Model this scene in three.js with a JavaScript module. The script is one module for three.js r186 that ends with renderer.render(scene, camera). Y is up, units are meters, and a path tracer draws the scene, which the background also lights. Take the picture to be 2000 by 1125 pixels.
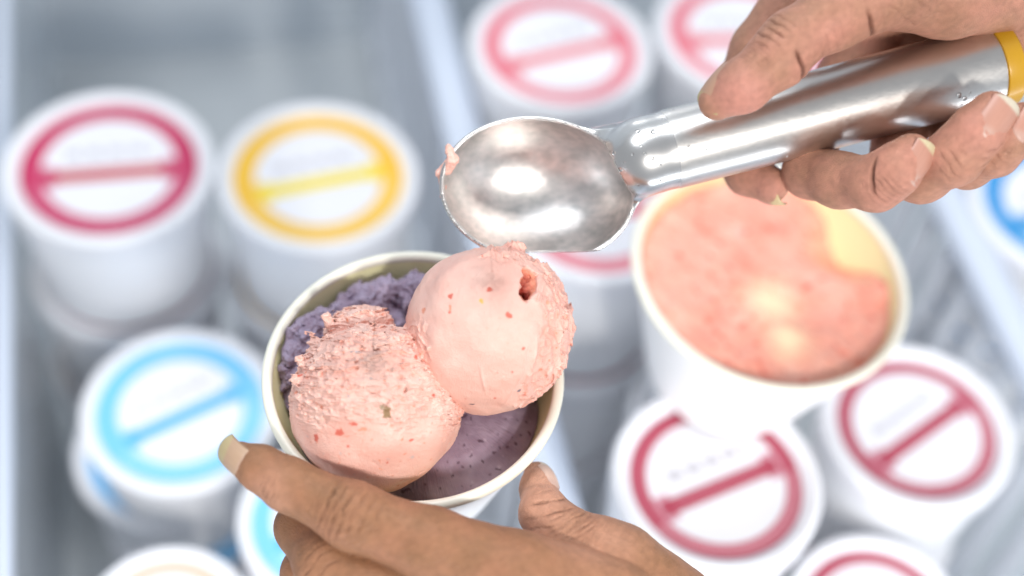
import * as THREE from 'three';
import { ImprovedNoise } from 'three/addons/math/ImprovedNoise.js';
import { mergeGeometries } from 'three/addons/utils/BufferGeometryUtils.js';
import { RectAreaLightUniformsLib } from 'three/addons/lights/RectAreaLightUniformsLib.js';

// ---------------------------------------------------------------- camera, light, exposure
const scene = new THREE.Scene();
const V = (x, y, z) => new THREE.Vector3(x, y, z), D = THREE.MathUtils.degToRad;
const camera = new THREE.PerspectiveCamera(22, 16 / 9, 0.05, 20);
const CAM_Y = 0.78, F = 562.5 / Math.tan(D(11));            // F: focal length in pixels of the 2000 x 1125 photograph
camera.position.set(0, CAM_Y, 0);
camera.rotation.set(D(-52), D(-18), D(8), 'YXZ');
camera.updateMatrixWorld(true);
camera.focus = 0.424;
camera.userData.fStop = 3.3;
scene.add(camera);

const renderer = new THREE.WebGLRenderer();
renderer.toneMapping = THREE.LinearToneMapping;
renderer.toneMappingExposure = 1.08;
renderer.shadowMap.enabled = true;
scene.background = new THREE.Color(0.38, 0.40, 0.425);      // the bright shop round the freezer
RectAreaLightUniformsLib.init();

const at = (x, y, d) => V((x - 1000) / F * d, -(y - 562.5) / F * d, -d).applyQuaternion(camera.quaternion).add(camera.position);
const onLevel = (x, y, level) => { const p = at(x, y, 1).sub(camera.position); return p.multiplyScalar((level - CAM_Y) / p.y).add(camera.position); };
const RIGHT = V(1, 0, 0).applyQuaternion(camera.quaternion), AHEAD = V(0, 0, -1).applyAxisAngle(V(0, 1, 0), D(-18)), SIDE = V(1, 0, 0).applyAxisAngle(V(0, 1, 0), D(-18));

// ---------------------------------------------------------------- helpers
let seed = 20240611;
const rnd = () => { seed = (seed * 1664525 + 1013904223) >>> 0; return seed / 4294967296; };
const N = new ImprovedNoise(), noise = (x, y, z) => N.noise(x, y, z);
const fbm = (x, y, z, o = 4) => { let s = 0, a = 0.5; for (let i = 0; i < o; i++) { s += a * noise(x, y, z); x = x * 2.03 + 7.1; y = y * 2.03 + 3.7; z = z * 2.03 + 1.3; a *= 0.5; } return s; };
const ridge = (x, y, z, o = 4) => { let s = 0, a = 0.5; for (let i = 0; i < o; i++) { s += a * (1 - 2 * Math.abs(noise(x, y, z))); x = x * 2.1 + 5.1; y = y * 2.1 + 2.7; z = z * 2.1 + 9.3; a *= 0.5; } return s; };
const clamp = THREE.MathUtils.clamp, lerp = THREE.MathUtils.lerp, ss = (x, a, b) => { const t = clamp((x - a) / (b - a), 0, 1); return t * t * (3 - 2 * t); };
const smin = (a, b, k) => { const h = Math.max(k - Math.abs(a - b), 0) / k; return Math.min(a, b) - h * h * k * 0.25; };
const smax = (a, b, k) => -smin(-a, -b, k);
const lin = (hex) => new THREE.Color(hex).toArray();         // sRGB hex to linear numbers
const mix3 = (a, b, t) => [lerp(a[0], b[0], t), lerp(a[1], b[1], t), lerp(a[2], b[2], t)];
const used = new Map();
const numbered = (name) => { const n = used.get(name) ?? 0; used.set(name, n + 1); return n ? name + '_' + String(n).padStart(3, '0') : name; };
function shadows(o) { o.traverse((m) => { if (m.isMesh) { m.castShadow = true; m.receiveShadow = true; } }); return o; }
function tag(o, label, category, group) { o.userData.label = label; o.userData.category = category; if (group) o.userData.group = group; return o; }
function thing(name, label, category, position, quaternion, group) {
  const o = new THREE.Group(); o.name = numbered(name); o.position.copy(position); if (quaternion) o.quaternion.copy(quaternion);
  scene.add(o); return tag(o, label, category, group);
}
function part(name, geometry, material, parent) { const m = new THREE.Mesh(geometry, material); m.name = name; m.castShadow = m.receiveShadow = true; parent.add(m); return m; }
function struct(name, geometry, material) { const m = part(name, geometry, material, scene); m.userData.kind = 'structure'; return m; }
const std = (o) => new THREE.MeshStandardMaterial(o), phys = (o) => new THREE.MeshPhysicalMaterial(o);
const C = (r, g, b) => new THREE.Color().setRGB(r, g, b);

// Surface nets: meshes the zero level of f (negative inside) in a box; color(p, n) gives a vertex colour. Units are those of f.
function nets(lo, hi, cell, f, slack, color, refine = true) {
  const nx = Math.ceil((hi[0] - lo[0]) / cell) + 1, ny = Math.ceil((hi[1] - lo[1]) / cell) + 1, nz = Math.ceil((hi[2] - lo[2]) / cell) + 1, B = 6;
  const val = new Float32Array(nx * ny * nz).fill(1e3), id = (i, j, k) => i + nx * (j + ny * k);
  for (let k0 = 0; k0 < nz; k0 += B) for (let j0 = 0; j0 < ny; j0 += B) for (let i0 = 0; i0 < nx; i0 += B) {
    const h = B / 2, c = f(lo[0] + (i0 + h) * cell, lo[1] + (j0 + h) * cell, lo[2] + (k0 + h) * cell), far = Math.abs(c) > h * cell * 1.74 * 1.15 + slack;
    for (let k = k0; k < Math.min(k0 + B, nz); k++) for (let j = j0; j < Math.min(j0 + B, ny); j++) for (let i = i0; i < Math.min(i0 + B, nx); i++)
      val[id(i, j, k)] = far ? c : f(lo[0] + i * cell, lo[1] + j * cell, lo[2] + k * cell);
  }
  const at_ = new Int32Array(nx * ny * nz).fill(-1), pos = [], idx = [];
  const cs = [0, 1, nx, nx + 1, nx * ny, nx * ny + 1, nx * ny + nx, nx * ny + nx + 1], ed = [[0, 1], [2, 3], [4, 5], [6, 7], [0, 2], [1, 3], [4, 6], [5, 7], [0, 4], [1, 5], [2, 6], [3, 7]];
  for (let k = 0; k < nz - 1; k++) for (let j = 0; j < ny - 1; j++) for (let i = 0; i < nx - 1; i++) {
    const o = id(i, j, k); let m = 0;
    for (let c = 0; c < 8; c++) if (val[o + cs[c]] < 0) m++;
    if (m === 0 || m === 8) continue;
    let x = 0, y = 0, z = 0, n = 0;
    for (const [a, b] of ed) {
      const va = val[o + cs[a]], vb = val[o + cs[b]];
      if ((va < 0) === (vb < 0)) continue;
      const t = va / (va - vb);
      x += lerp(a & 1, b & 1, t); y += lerp((a >> 1) & 1, (b >> 1) & 1, t); z += lerp(a >> 2, b >> 2, t); n++;
    }
    at_[o] = pos.length / 3; pos.push(lo[0] + (i + x / n) * cell, lo[1] + (j + y / n) * cell, lo[2] + (k + z / n) * cell);
  }
  const st = [1, nx, nx * ny];
  for (let k = 1; k < nz - 1; k++) for (let j = 1; j < ny - 1; j++) for (let i = 1; i < nx - 1; i++) {
    const o = id(i, j, k), in_ = val[o] < 0;
    for (let a = 0; a < 3; a++) {
      if (in_ === (val[o + st[a]] < 0)) continue;
      const u = st[(a + 1) % 3], w = st[(a + 2) % 3], q = [at_[o - u - w], at_[o - w], at_[o], at_[o - u]];
      if (Math.min(...q) < 0) continue;
      if (in_) idx.push(q[0], q[1], q[2], q[0], q[2], q[3]); else idx.push(q[0], q[2], q[1], q[0], q[3], q[2]);
    }
  }
  const g = new THREE.BufferGeometry(), n = pos.length / 3, nor = new Float32Array(n * 3), col = color ? new Float32Array(n * 3) : null, e = cell * 0.5;
  for (let i = 0; i < n; i++) {
    let x = pos[i * 3], y = pos[i * 3 + 1], z = pos[i * 3 + 2], gx, gy, gz, l;
    const grad = () => { gx = f(x + e, y, z) - f(x - e, y, z); gy = f(x, y + e, z) - f(x, y - e, z); gz = f(x, y, z + e) - f(x, y, z - e); l = Math.hypot(gx, gy, gz) || 1; };
    grad();
    if (refine) {
      const d = clamp(f(x, y, z) / (l / (2 * e)), -cell * 0.5, cell * 0.5);
      x -= gx / l * d; y -= gy / l * d; z -= gz / l * d; pos[i * 3] = x; pos[i * 3 + 1] = y; pos[i * 3 + 2] = z; grad();
    }
    nor[i * 3] = gx / l; nor[i * 3 + 1] = gy / l; nor[i * 3 + 2] = gz / l;
    if (col) { const c = color(x, y, z, gx / l, gy / l, gz / l); col[i * 3] = c[0]; col[i * 3 + 1] = c[1]; col[i * 3 + 2] = c[2]; }
  }
  g.setAttribute('position', new THREE.BufferAttribute(new Float32Array(pos), 3));
  g.setAttribute('normal', new THREE.BufferAttribute(nor, 3));
  if (col) g.setAttribute('color', new THREE.BufferAttribute(col, 3));
  g.setIndex(idx);
  return g;
}
const mm = (g) => g.scale(0.001, 0.001, 0.001);              // the sculpted shapes are worked out in millimetres
const cone = (px, py, pz, a, b) => {                         // tapered capsule between a and b = [x, y, z, r]
  const dx = b[0] - a[0], dy = b[1] - a[1], dz = b[2] - a[2], x = px - a[0], y = py - a[1], z = pz - a[2];
  const t = clamp((x * dx + y * dy + z * dz) / (dx * dx + dy * dy + dz * dz), 0, 1);
  return Math.hypot(x - dx * t, y - dy * t, z - dz * t) - lerp(a[3], b[3], t);
};
const ell = (x, y, z, c) => {                                // ellipsoid c = [x, y, z, rx, ry, rz]
  x -= c[0]; y -= c[1]; z -= c[2];
  const k0 = Math.hypot(x / c[3], y / c[4], z / c[5]), k1 = Math.hypot(x / c[3] ** 2, y / c[4] ** 2, z / c[5] ** 2);
  return k1 < 1e-9 ? -Math.min(c[3], c[4], c[5]) : k0 * (k0 - 1) / k1;
};
function dataTex(w, h, fn, srgb, repeat) {
  const d = new Uint8Array(w * h * 4);
  for (let y = 0; y < h; y++) for (let x = 0; x < w; x++) { const c = fn(x / w, y / h), o = (y * w + x) * 4; for (let k = 0; k < 3; k++) d[o + k] = clamp(c[k] ?? c[0], 0, 1) * 255; d[o + 3] = 255; }
  const t = new THREE.DataTexture(d, w, h); t.magFilter = THREE.LinearFilter; t.wrapS = t.wrapT = THREE.RepeatWrapping; if (srgb) t.colorSpace = THREE.SRGBColorSpace; if (repeat) t.repeat.set(...repeat); t.needsUpdate = true; return t;
}
const box = (w, h, d, x = 0, y = 0, z = 0) => new THREE.BoxGeometry(w, h, d).translate(x, y, z);

// ---------------------------------------------------------------- lamps
function lamp(name, label, pos, target, w, h, color, intensity) {
  const o = thing(name, label, 'lamp', pos);
  o.lookAt(target);                                           // +z of the group looks at the target
  part('housing', box(w + 0.02, h + 0.02, 0.03, 0, 0, -0.02), std({ color: 0xd8d8d8, roughness: 0.5 }), o);
  part('lamp_diffuser', box(w, h, 0.004, 0, 0, -0.003), std({ color: 0xffffff, emissive: color, emissiveIntensity: 0.8 }), o);
  const l = new THREE.RectAreaLight(color, intensity, w, h); l.name = 'lamp_light';
  o.add(l); l.position.z = 0.004; l.rotation.y = Math.PI;     // a RectAreaLight shines along its own -z
  return o;
}
const CUP = at(808, 732, 0.44);
const keyAt = (side) => CUP.clone().addScaledVector(AHEAD, -0.75).addScaledVector(SIDE, 0.40 + side).add(V(0, 0.58, 0));
lamp('spot_lamp', 'left of the two square lamps in front of the freezer', keyAt(-0.11), CUP, 0.07, 0.07, C(1, 0.955, 0.90), 265);
lamp('spot_lamp', 'right of the two square lamps in front of the freezer', keyAt(0.11), CUP, 0.07, 0.07, C(1, 0.955, 0.90), 265);
lamp('ceiling_lamp', 'long cool white ceiling lamp above the freezer', CUP.clone().addScaledVector(AHEAD, 0.35).addScaledVector(SIDE, -0.3).add(V(0, 1.3, 0)), CUP, 1.2, 0.5, C(0.91, 0.955, 1), 6.0);
lamp('freezer_strip_lamp', 'cool white strip lamp along the inside of the front freezer wall', V(0.12, 0.325, -0.06), V(0.12, 0.345, -1), 0.95, 0.03, C(0.93, 0.96, 1), 9.5);

// ---------------------------------------------------------------- the freezer
const steelMap = dataTex(256, 256, (u, v) => { const n = 0.5 + 0.35 * fbm(u * 3, v * 60, 3.3, 3) + 0.25 * fbm(u * 6, v * 6, 9.1, 3); return [0.2, n * 0.5, 0]; });
const steel = std({ color: C(0.62, 0.65, 0.67), metalness: 0.25, roughness: 0.8, roughnessMap: steelMap });
const steelWall = std({ color: C(0.70, 0.75, 0.80), metalness: 0.25, roughness: 0.9, roughnessMap: steelMap });
const railPlastic = phys({ color: C(0.58, 0.64, 0.75), roughness: 0.4 });
const plastic = phys({ color: C(0.84, 0.87, 0.93), roughness: 0.35, clearcoat: 0.3 });
const FL = CAM_Y - 0.745, RAIL = CAM_Y - 0.53;
const xl = Math.min(onLevel(14, 1110, RAIL - 0.03).x, at(212, 320, 0.69).x - 0.0535), xm = onLevel(955, 470, RAIL).x, xr = onLevel(1905, 495, RAIL).x;
const ZB = onLevel(380, 105, FL).z, ZF = onLevel(900, 1250, RAIL).z + 0.2;
struct('floor', box(2.4, 0.02, 2.4, 0.2, FL - 0.01, -0.5), steel);
struct('wall_back', box(2.4, 0.9, 0.02, 0.2, FL + 0.45, ZB - 0.01), steelWall);
struct('wall_right', box(0.02, 0.72, 2.4, xr + 0.45, FL + 0.36, -0.5), steelWall);
struct('wall_front', box(2.4, 0.33, 0.02, 0.2, FL + 0.165, ZF), steelWall);
{
  const o = thing('divider', 'polished steel divider with a pale rail along the left edge of the picture', 'divider', V(xl, FL, 0));
  part('panel', box(0.004, RAIL - FL - 0.042, ZF - ZB - 0.02, 0, (RAIL - FL - 0.03) / 2, (ZB + ZF) / 2), steelWall, o);
  const c = new THREE.CapsuleGeometry(0.004, ZF - ZB - 0.03, 6, 12).rotateX(Math.PI / 2);
  part('rail', c.translate(0, RAIL - FL - 0.03, (ZB + ZF) / 2), railPlastic, o);
}
function basketSide(label, x, spacing, width, pitch) {
  const o = thing('basket_side', label, 'basket side', V(x, FL, 0), null, 'ribbed basket sides');
  const top = RAIL - FL, len = ZF - ZB - 0.03, mid = (ZB + ZF) / 2;
  part('rail', new THREE.CapsuleGeometry(0.0105, len, 6, 14).scale(0.75, 1, 1).rotateX(Math.PI / 2).rotateZ(Math.PI / 2).translate(0, top, mid), railPlastic, o);
  part('lower_rail', box(0.008, 0.012, len, 0, 0.03, mid), plastic, o);
  const rib = new THREE.CapsuleGeometry(width / 2, top - 0.03, 4, 10).scale(0.8, 1, 1).translate(0, top / 2 + 0.01, 0);
  for (let z = ZB + 0.03; z < ZF - 0.02; z += pitch) part('rib', rib, plastic, o).position.z = z;
  return o;
}
basketSide('pale blue plastic basket side running down the middle behind the cup', xm, 0, 0.012, 0.035);
basketSide('ribbed pale blue basket side at the right between the red tubs and a blue tub', xr, 0, 0.0115, 0.0225);

// ---------------------------------------------------------------- lidded tubs
const white = phys({ color: C(0.80, 0.81, 0.85), roughness: 0.45, clearcoat: 0.15, clearcoatRoughness: 0.4 });
const paper = std({ color: C(0.84, 0.85, 0.88), roughness: 0.6 });
const lathe = (pts, n = 72) => new THREE.LatheGeometry(pts.map(([r, y]) => new THREE.Vector2(r, y)), n);
// unit lid radius 1 = 48 mm, working in millimetres; y = 0 is the underside of the tub
const TUB_H = 70;
const bodyG = mm(lathe([[0, 1.5], [39, 1.5], [40, 0], [40.8, 0.4], [45.2, 63], [45.2, 64]]));
const lidG = mm(lathe([[0, 67.2], [40.2, 67.2], [41.2, 67.6], [42, 69.2], [42.8, 70], [46, 70], [47.2, 69.5], [48, 68.2], [48, 66], [47.4, 65.4], [47.2, 58], [46.4, 57.4], [45.4, 57.6]]));
const labelG = mm(new THREE.CircleGeometry(41.1, 72).rotateX(-Math.PI / 2).translate(0, 67.45, 0));
function labelTex(ring, bar, ink, dark, wide) {
  const c = document.createElement('canvas'); c.width = c.height = 512;
  const g = c.getContext('2d');
  g.fillStyle = '#e6e6ec'; g.fillRect(0, 0, 512, 512);
  g.lineWidth = wide ?? 46; g.strokeStyle = ring; g.beginPath(); g.arc(256, 256, 221, 0, 7); g.stroke();
  g.lineWidth = 6; g.globalAlpha = 0.45; g.strokeStyle = '#7d1030'; if (dark) { g.beginPath(); g.arc(256, 256, 239, 0, 7); g.stroke(); } g.globalAlpha = 1;
  g.save(); g.globalAlpha = 0.5; g.fillStyle = ring; g.fillRect(46, 236, 62, 84); g.fillRect(404, 236, 62, 84); g.restore();
  g.fillStyle = bar; g.fillRect(70, 254, 372, 48);
  g.fillStyle = ink;                                           // rows of tiny letter-like strokes, unreadable in the photograph
  for (let x = 118; x < 396; x += 11) { g.fillRect(x, 269, 3, 18); if ((x * 7) % 3) g.fillRect(x, 269 + ((x * 5) % 14), 8, 3); }
  g.globalAlpha = 0.6; g.fillStyle = '#85808a';
  for (let x = 122; x < 392; x += 15) { if (x % 60 < 12) continue; g.fillRect(x, 178, 5, 34); g.fillRect(x, 178 + ((x * 7) % 28), 12, 5); g.fillRect(x + 8, 188, 4, 20); }
  for (let a = 0.3; a < 2.85; a += 0.05) { g.save(); g.globalAlpha = 0.55; g.fillStyle = '#fff'; g.translate(256 + 217 * Math.cos(a), 256 + 217 * Math.sin(a)); g.rotate(a); g.fillRect(-9, -3, 19, 5); g.restore(); }
  const t = new THREE.CanvasTexture(c); t.colorSpace = THREE.SRGBColorSpace; return t;
}
const LABELS = {
  crimson: ['#bd2559', '#b81c48', '#d8a04a', 1, 60], yellow: ['#eebb35', '#f0d810', '#c9b000', 0, 64], blue: ['#72c0f4', '#40a8ee', '#5cb8f2', 0, 66], rose: ['#d9707f', '#da6c76', '#e08a90', 0, 56], red: ['#b04a5e', '#a8384f', '#d08a98', 1], teal: ['#2f8fcf', '#2c86c6', '#5aa7da', 0, 60], orange: ['#eeb49a', '#eaa890', '#f4c5aa'],
};
const labelMat = {};
for (const [k, a] of Object.entries(LABELS)) labelMat[k] = std({ map: labelTex(...a), roughness: 0.5 });
const proto = new THREE.Group();
part('tub_body', bodyG, paper, proto);
{ const l = part('lid', lidG, white, proto); part('printed_label', labelG, labelMat.red, l); }
function tub(kind, label, pos, radius, bar, group) {
  const o = proto.clone(); o.name = numbered('lidded_tub'); scene.add(o); tag(o, label, 'ice cream tub', group);
  o.traverse((m) => { if (m.name === 'printed_label') m.material = labelMat[kind]; });
  o.scale.setScalar(radius / 0.048); o.position.copy(pos); o.rotation.y = bar; return o;
}
// A stack: the top lid is seen at pixel (x, y) and depth d, with its bar pointing along two pixels.
function stack(kind, x, y, d, radius, b0, b1, label, under, n = 3, shift) {
  const p = at(x, y, d), s = radius / 0.048, h = (p.y - FL) / n, a = onLevel(...b0, p.y), b = onLevel(...b1, p.y), bar = -Math.atan2(b.z - a.z, b.x - a.x);
  for (let k = 0; k < n; k++) {                                // from the top tub down to the one on the floor
    const off = k === 1 && shift ? SIDE.clone().multiplyScalar(shift[0]).addScaledVector(AHEAD, shift[1]) : V((rnd() - 0.5) * 0.003, 0, (rnd() - 0.5) * 0.003);
    if (k === 0) off.set(0, 0, 0);
    const o = tub(kind, k === 0 ? label : k === 1 ? 'white tub directly under ' + under : k === 2 ? 'white tub third from the top, below ' + under : 'white tub at the foot of the stack of ' + under, V(p.x, p.y - h * (k + 1), p.z).add(off), radius, bar + (k ? rnd() - 0.5 : 0), k > 1 ? 'tubs at the foot of the stacks' : undefined);
    o.scale.y = h / (TUB_H * 0.001);
  }
}
stack('crimson', 212, 320, 0.69, 0.0485, [95, 347], [335, 328], 'white tub with a crimson ring and bar on its lid, top of the left stack', 'the crimson ringed tub at the left');
stack('yellow', 622, 338, 0.70, 0.0475, [515, 378], [735, 335], 'white tub with a yellow ring and bar on its lid beside the crimson one', 'the yellow ringed tub');
stack('blue', 352, 798, 0.67, 0.0445, [270, 860], [480, 765], 'white tub with a pale blue ring and bar on its lid at the lower left', 'the pale blue lid, own ring showing', 4, [-0.0105, 0.004]);
stack('rose', 1096, 86, 0.73, 0.0458, [1020, 110], [1195, 70], 'white tub with a rose pink ring and bar on its lid above the scoop bowl', 'the rose lid above the scoop bowl');
stack('rose', 1458, 60, 0.74, 0.0462, [1340, 72], [1450, 70], 'white tub with a rose pink ring partly hidden behind the thumb', 'the rose lid behind the thumb');
stack('rose', 1168, 402, 0.66, 0.0430, [1100, 400], [1240, 380], 'white tub mostly hidden behind the metal scoop bowl', 'the lid hidden by the scoop bowl');
stack('red', 1402, 930, 0.562, 0.0408, [1315, 975], [1510, 895], 'white tub with a red ring and bar right of the thumb, below the open cup', 'the red lid right of the thumb');
stack('red', 1794, 828, 0.625, 0.0418, [1715, 910], [1875, 795], 'white tub with a red ring and steep bar beside the basket ribs at the right', 'the red lid beside the ribs');
stack('red', 1716, 1204, 0.59, 0.0372, [1640, 1230], [1820, 1160], 'white tub with a red ring cut off by the bottom right edge of the picture', 'the red lid at the bottom edge');
stack('teal', 2085, 395, 0.72, 0.0480, [2000, 420], [2150, 380], 'white tub with a strong blue ring at the right edge beyond the basket', 'the strong blue lid at the right edge');
stack('blue', 644, 1010, 0.62, 0.0385, [560, 1040], [720, 980], 'white tub with a bright blue ring mostly hidden behind the lower hand', 'the blue lid behind the lower hand');
stack('orange', 326, 1214, 0.60, 0.0345, [260, 1230], [420, 1190], 'white tub with a faint peach ring just showing at the bottom left edge', 'the peach ringed lid at the bottom edge');

// ---------------------------------------------------------------- the paper cup in the hand
// frame of the cup: y along its axis, z towards the viewer; img(x, y) turns a pixel into (x, down) in millimetres on the picture of the cup
const toCam = camera.position.clone().sub(CUP).normalize();
const upish = V(0, 1, 0).applyQuaternion(camera.quaternion); upish.addScaledVector(toCam, -upish.dot(toCam)).normalize();
const EL = D(59), cupY = upish.clone().multiplyScalar(Math.cos(EL)).addScaledVector(toCam, Math.sin(EL)).normalize(), cupX = V().crossVectors(cupY, toCam).normalize(), cupZ = V().crossVectors(cupX, cupY);
const cupQ = new THREE.Quaternion().setFromRotationMatrix(new THREE.Matrix4().makeBasis(cupX, cupY, cupZ));
const PX = F / 440, img = (x, y) => [(x - 808) / PX, (y - 732) / PX];
const CH = 52, TAPER = 0.275, inner = (y) => 42.2 + TAPER * y;   // inner radius at height y (0 at the rim, negative below), millimetres
const place = (g, local) => local.clone().multiplyScalar(0.001).applyQuaternion(cupQ).add(CUP);
const lipM = phys({ color: C(0.88, 0.86, 0.74), roughness: 0.4, clearcoat: 0.2 }), insideM = std({ color: C(0.90, 0.88, 0.52), roughness: 0.4 }), outsideM = std({ color: C(0.86, 0.86, 0.86), roughness: 0.5 });
function paperCup(name, label, pos, quat, s) {
  const o = thing(name, label, 'paper cup', pos, quat); o.scale.setScalar(s);
  const pr = (r, y) => [r, y + CH];
  part('outer_wall', mm(lathe([pr(0, -CH + 2), pr(28, -CH + 2), pr(28.2, -CH), pr(28.9, -CH), pr(42.9, -1)], 128)), outsideM, o);
  part('inner_wall', mm(lathe([pr(42.2, 0.6), pr(inner(-CH + 3), -CH + 3), pr(0, -CH + 3)].reverse().map((p) => p), 128)), insideM, o);
  part('rolled_rim', mm(new THREE.TorusGeometry(43.15, 1.65, 20, 160).rotateX(Math.PI / 2).translate(0, CH, 0)), lipM, o);
  return o;
}
const cupBase = place(null, V(0, -CH, 0));
paperCup('paper_cup', 'white paper cup with cream rim held in the lower hand', cupBase, cupQ, 1);

// ---------------------------------------------------------------- ice cream
const icy = dataTex(512, 512, (u, v) => [0.5 + 0.9 * fbm(u * 60, v * 60, 2.2, 3)], false, [1, 1]);   // 20 mm of fine frost
const creamLook = { vertexColors: true, roughness: 0.34, specularIntensity: 0.75, bumpMap: icy, bumpScale: 0.0002 };
const roundUv = (g) => { const p = g.attributes.position, uv = new Float32Array(p.count * 2); for (let i = 0; i < p.count; i++) { const x = p.getX(i), y = p.getY(i), z = p.getZ(i), l = Math.hypot(x, y, z) || 1; uv[i * 2] = Math.atan2(x, z) * 1.2; uv[i * 2 + 1] = Math.asin(y / l) * 1.2; } g.setAttribute('uv', new THREE.BufferAttribute(uv, 2)); return g; };
const creamM = phys(creamLook), purpleM = phys({ ...creamLook, roughness: 0.5 });
const BALL = 24.3;
const rightC = [21.9, 16, -5.8], leftC = [-11.2, 2.9, 12.3];
const onBall = (c, px, py, r = BALL) => {                       // where the pixel's line of sight meets the ball, in the ball's own millimetres
  const [x, d] = img(px, py), e = [x - c[0], d - (Math.sin(EL) * c[2] - Math.cos(EL) * c[1])], h = Math.sqrt(Math.max(0.5, r * r - e[0] ** 2 - e[1] ** 2));
  return [e[0], -e[1] * Math.cos(EL) + h * Math.sin(EL), e[1] * Math.sin(EL) + h * Math.cos(EL)];
};
const seen = (c, x, y, z) => [x, Math.sin(EL) * z - Math.cos(EL) * y];   // offsets right and down from the ball's middle as one looks at it
const PINK = [0.89, 0.445, 0.36], PALE = [0.92, 0.615, 0.53], RED = [0.70, 0.13, 0.085], DEEP = [0.82, 0.31, 0.20];
function flecks(c, list) { return list.map(([px, py, r, col, sx = 1, sy = 1]) => ({ p: onBall(c, px, py), r, col, sx, sy })); }
function fleckAt(list, x, y, z) {
  let best = null, k = 0;
  for (const f of list) {
    const dx = (x - f.p[0]) / f.sx, dy = (y - f.p[1]) / f.sy, dz = (z - f.p[2]) / f.sy, d = Math.hypot(dx, dy, dz);
    if (d > f.r * 1.6) continue;
    const e = d - f.r * (1 + 0.6 * noise(x * 1.1, y * 1.1, z * 1.1)), w = 1 - ss(e, -0.25, 0.2);
    if (w > k) { k = w; best = f; }
  }
  return [best, k];
}
// right scoop
const rightFlecks = flecks(rightC, [[945, 578, 0.8, RED], [930, 598, 0.75, [0.75, 0.5, 0.08]], [876, 590, 0.9, RED, 0.8, 1], [874, 612, 0.7, DEEP, 0.6, 1.6], [874, 619, 0.5, RED], [980, 625, 0.9, RED], [1006, 684, 0.7, RED], [825, 613, 0.9, DEEP], [960, 730, 0.35, RED], [988, 728, 0.35, RED], [918, 786, 0.7, [0.06, 0.04, 0.07], 1.5, 0.6], [1003, 762, 0.6, [0.12, 0.13, 0.17]], [1013, 768, 0.6, RED], [958, 775, 0.5, RED], [895, 683, 0.25, RED], [878, 640, 0.2, [0.2, 0.08, 0.06]], [911, 720, 0.2, [0.25, 0.08, 0.08]], [870, 500, 1.0, RED, 1.6, 0.6], [935, 512, 0.6, RED], [962, 500, 0.7, DEEP], [1040, 725, 0.8, DEEP, 1.4, 0.7], [1060, 650, 0.5, DEEP], [1055, 600, 0.6, DEEP], [905, 775, 0.4, RED]]);
const holeA = onBall(rightC, 1023, 546), holeB = onBall(rightC, 1014, 586);
const crest = (a, b, c) => { const w = 0.5 * noise(a * 0.7 + 9, b * 0.7, c * 0.7), n = 1 - 2.2 * Math.abs(noise(a + w, b + w, c)); return n > 0 ? n * n : 0; };
const rightRough = (x, y, z) => {
  const [s, t] = seen(rightC, x, y, z), n = fbm(x * 0.16, y * 0.16, z * 0.16, 3);
  return Math.max(ss(s + 0.18 * t + 7 * n, 11, 14.5), ss(-t + 6 * n, 17.5, 20.5) * ss(s, -8, 2), ss(-s - 6 * n, 16, 19.5) * ss(t, -6, 3) * (1 - ss(t, 9, 14)));
};
const bumpTop = onBall(rightC, 1000, 488);
const rightF = (x, y, z) => {
  const [s, t] = seen(rightC, x, y, z), l = Math.hypot(x, y, z);
  let f = l - BALL - 0.35 * Math.max(0, t / BALL);
  f = smin(f, ell(x, y, z, [bumpTop[0], bumpTop[1], bumpTop[2], 3.6, 1.7, 1.8]), 2.2);
  if (Math.abs(f) > 6) return f;
  f -= 2.0 * fbm(x * 0.06 + 2, y * 0.06, z * 0.06, 2) + 0.5 * fbm(x * 0.2, y * 0.2, z * 0.2, 2);
  for (const [c0, k0, a0, b0] of [[9.5, 0.018, 4, 23], [12.2, 0.02, 2, 18], [-4, -0.01, 10, 20]]) { const w = s - c0 + k0 * (t - 4) ** 2 + 0.5 * noise(t * 0.2, c0, 1); if (Math.abs(w) < 2) f -= 0.3 * Math.exp(-w * w / 0.12) * ss(t, a0, a0 + 3) * (1 - ss(t, b0 - 4, b0)); }
  const rough = rightRough(x, y, z);
  if (rough > 0.01) {
    const q = noise(x * 0.12, y * 0.12, z * 0.12);
    f -= rough * (1.1 * crest(s * 0.24, t * 0.10, (y + z) * 0.12) * (0.8 + q) + 0.5 * crest(s * 0.42 + 4, t * 0.2, (y - z) * 0.2) - 0.55);
    f += rough * (0.55 * fbm(x * 0.5, y * 0.5, z * 0.5, 4) + 1.2 * Math.max(0, noise(x * 0.42, y * 0.42, z * 0.42) - 0.22));
  }
  f += 0.06 * fbm(x * 1.3, y * 1.3, z * 1.3, 2);
  const gouge = smin(cone(x, y, z, [holeA[0], holeA[1], holeA[2], 2.8], [holeB[0], holeB[1], holeB[2], 2.1]), cone(x, y, z, [holeB[0] * 0.82, holeB[1] * 0.82, holeB[2] * 0.82, 2.3], [holeA[0] * 1.02 + 2, holeA[1] * 1.02 + 3, holeA[2], 1.2]), 1.2) + 1.7 * fbm(x * 0.42, y * 0.42, z * 0.42, 3);
  return smax(f, -gouge, 0.35);
};
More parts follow.
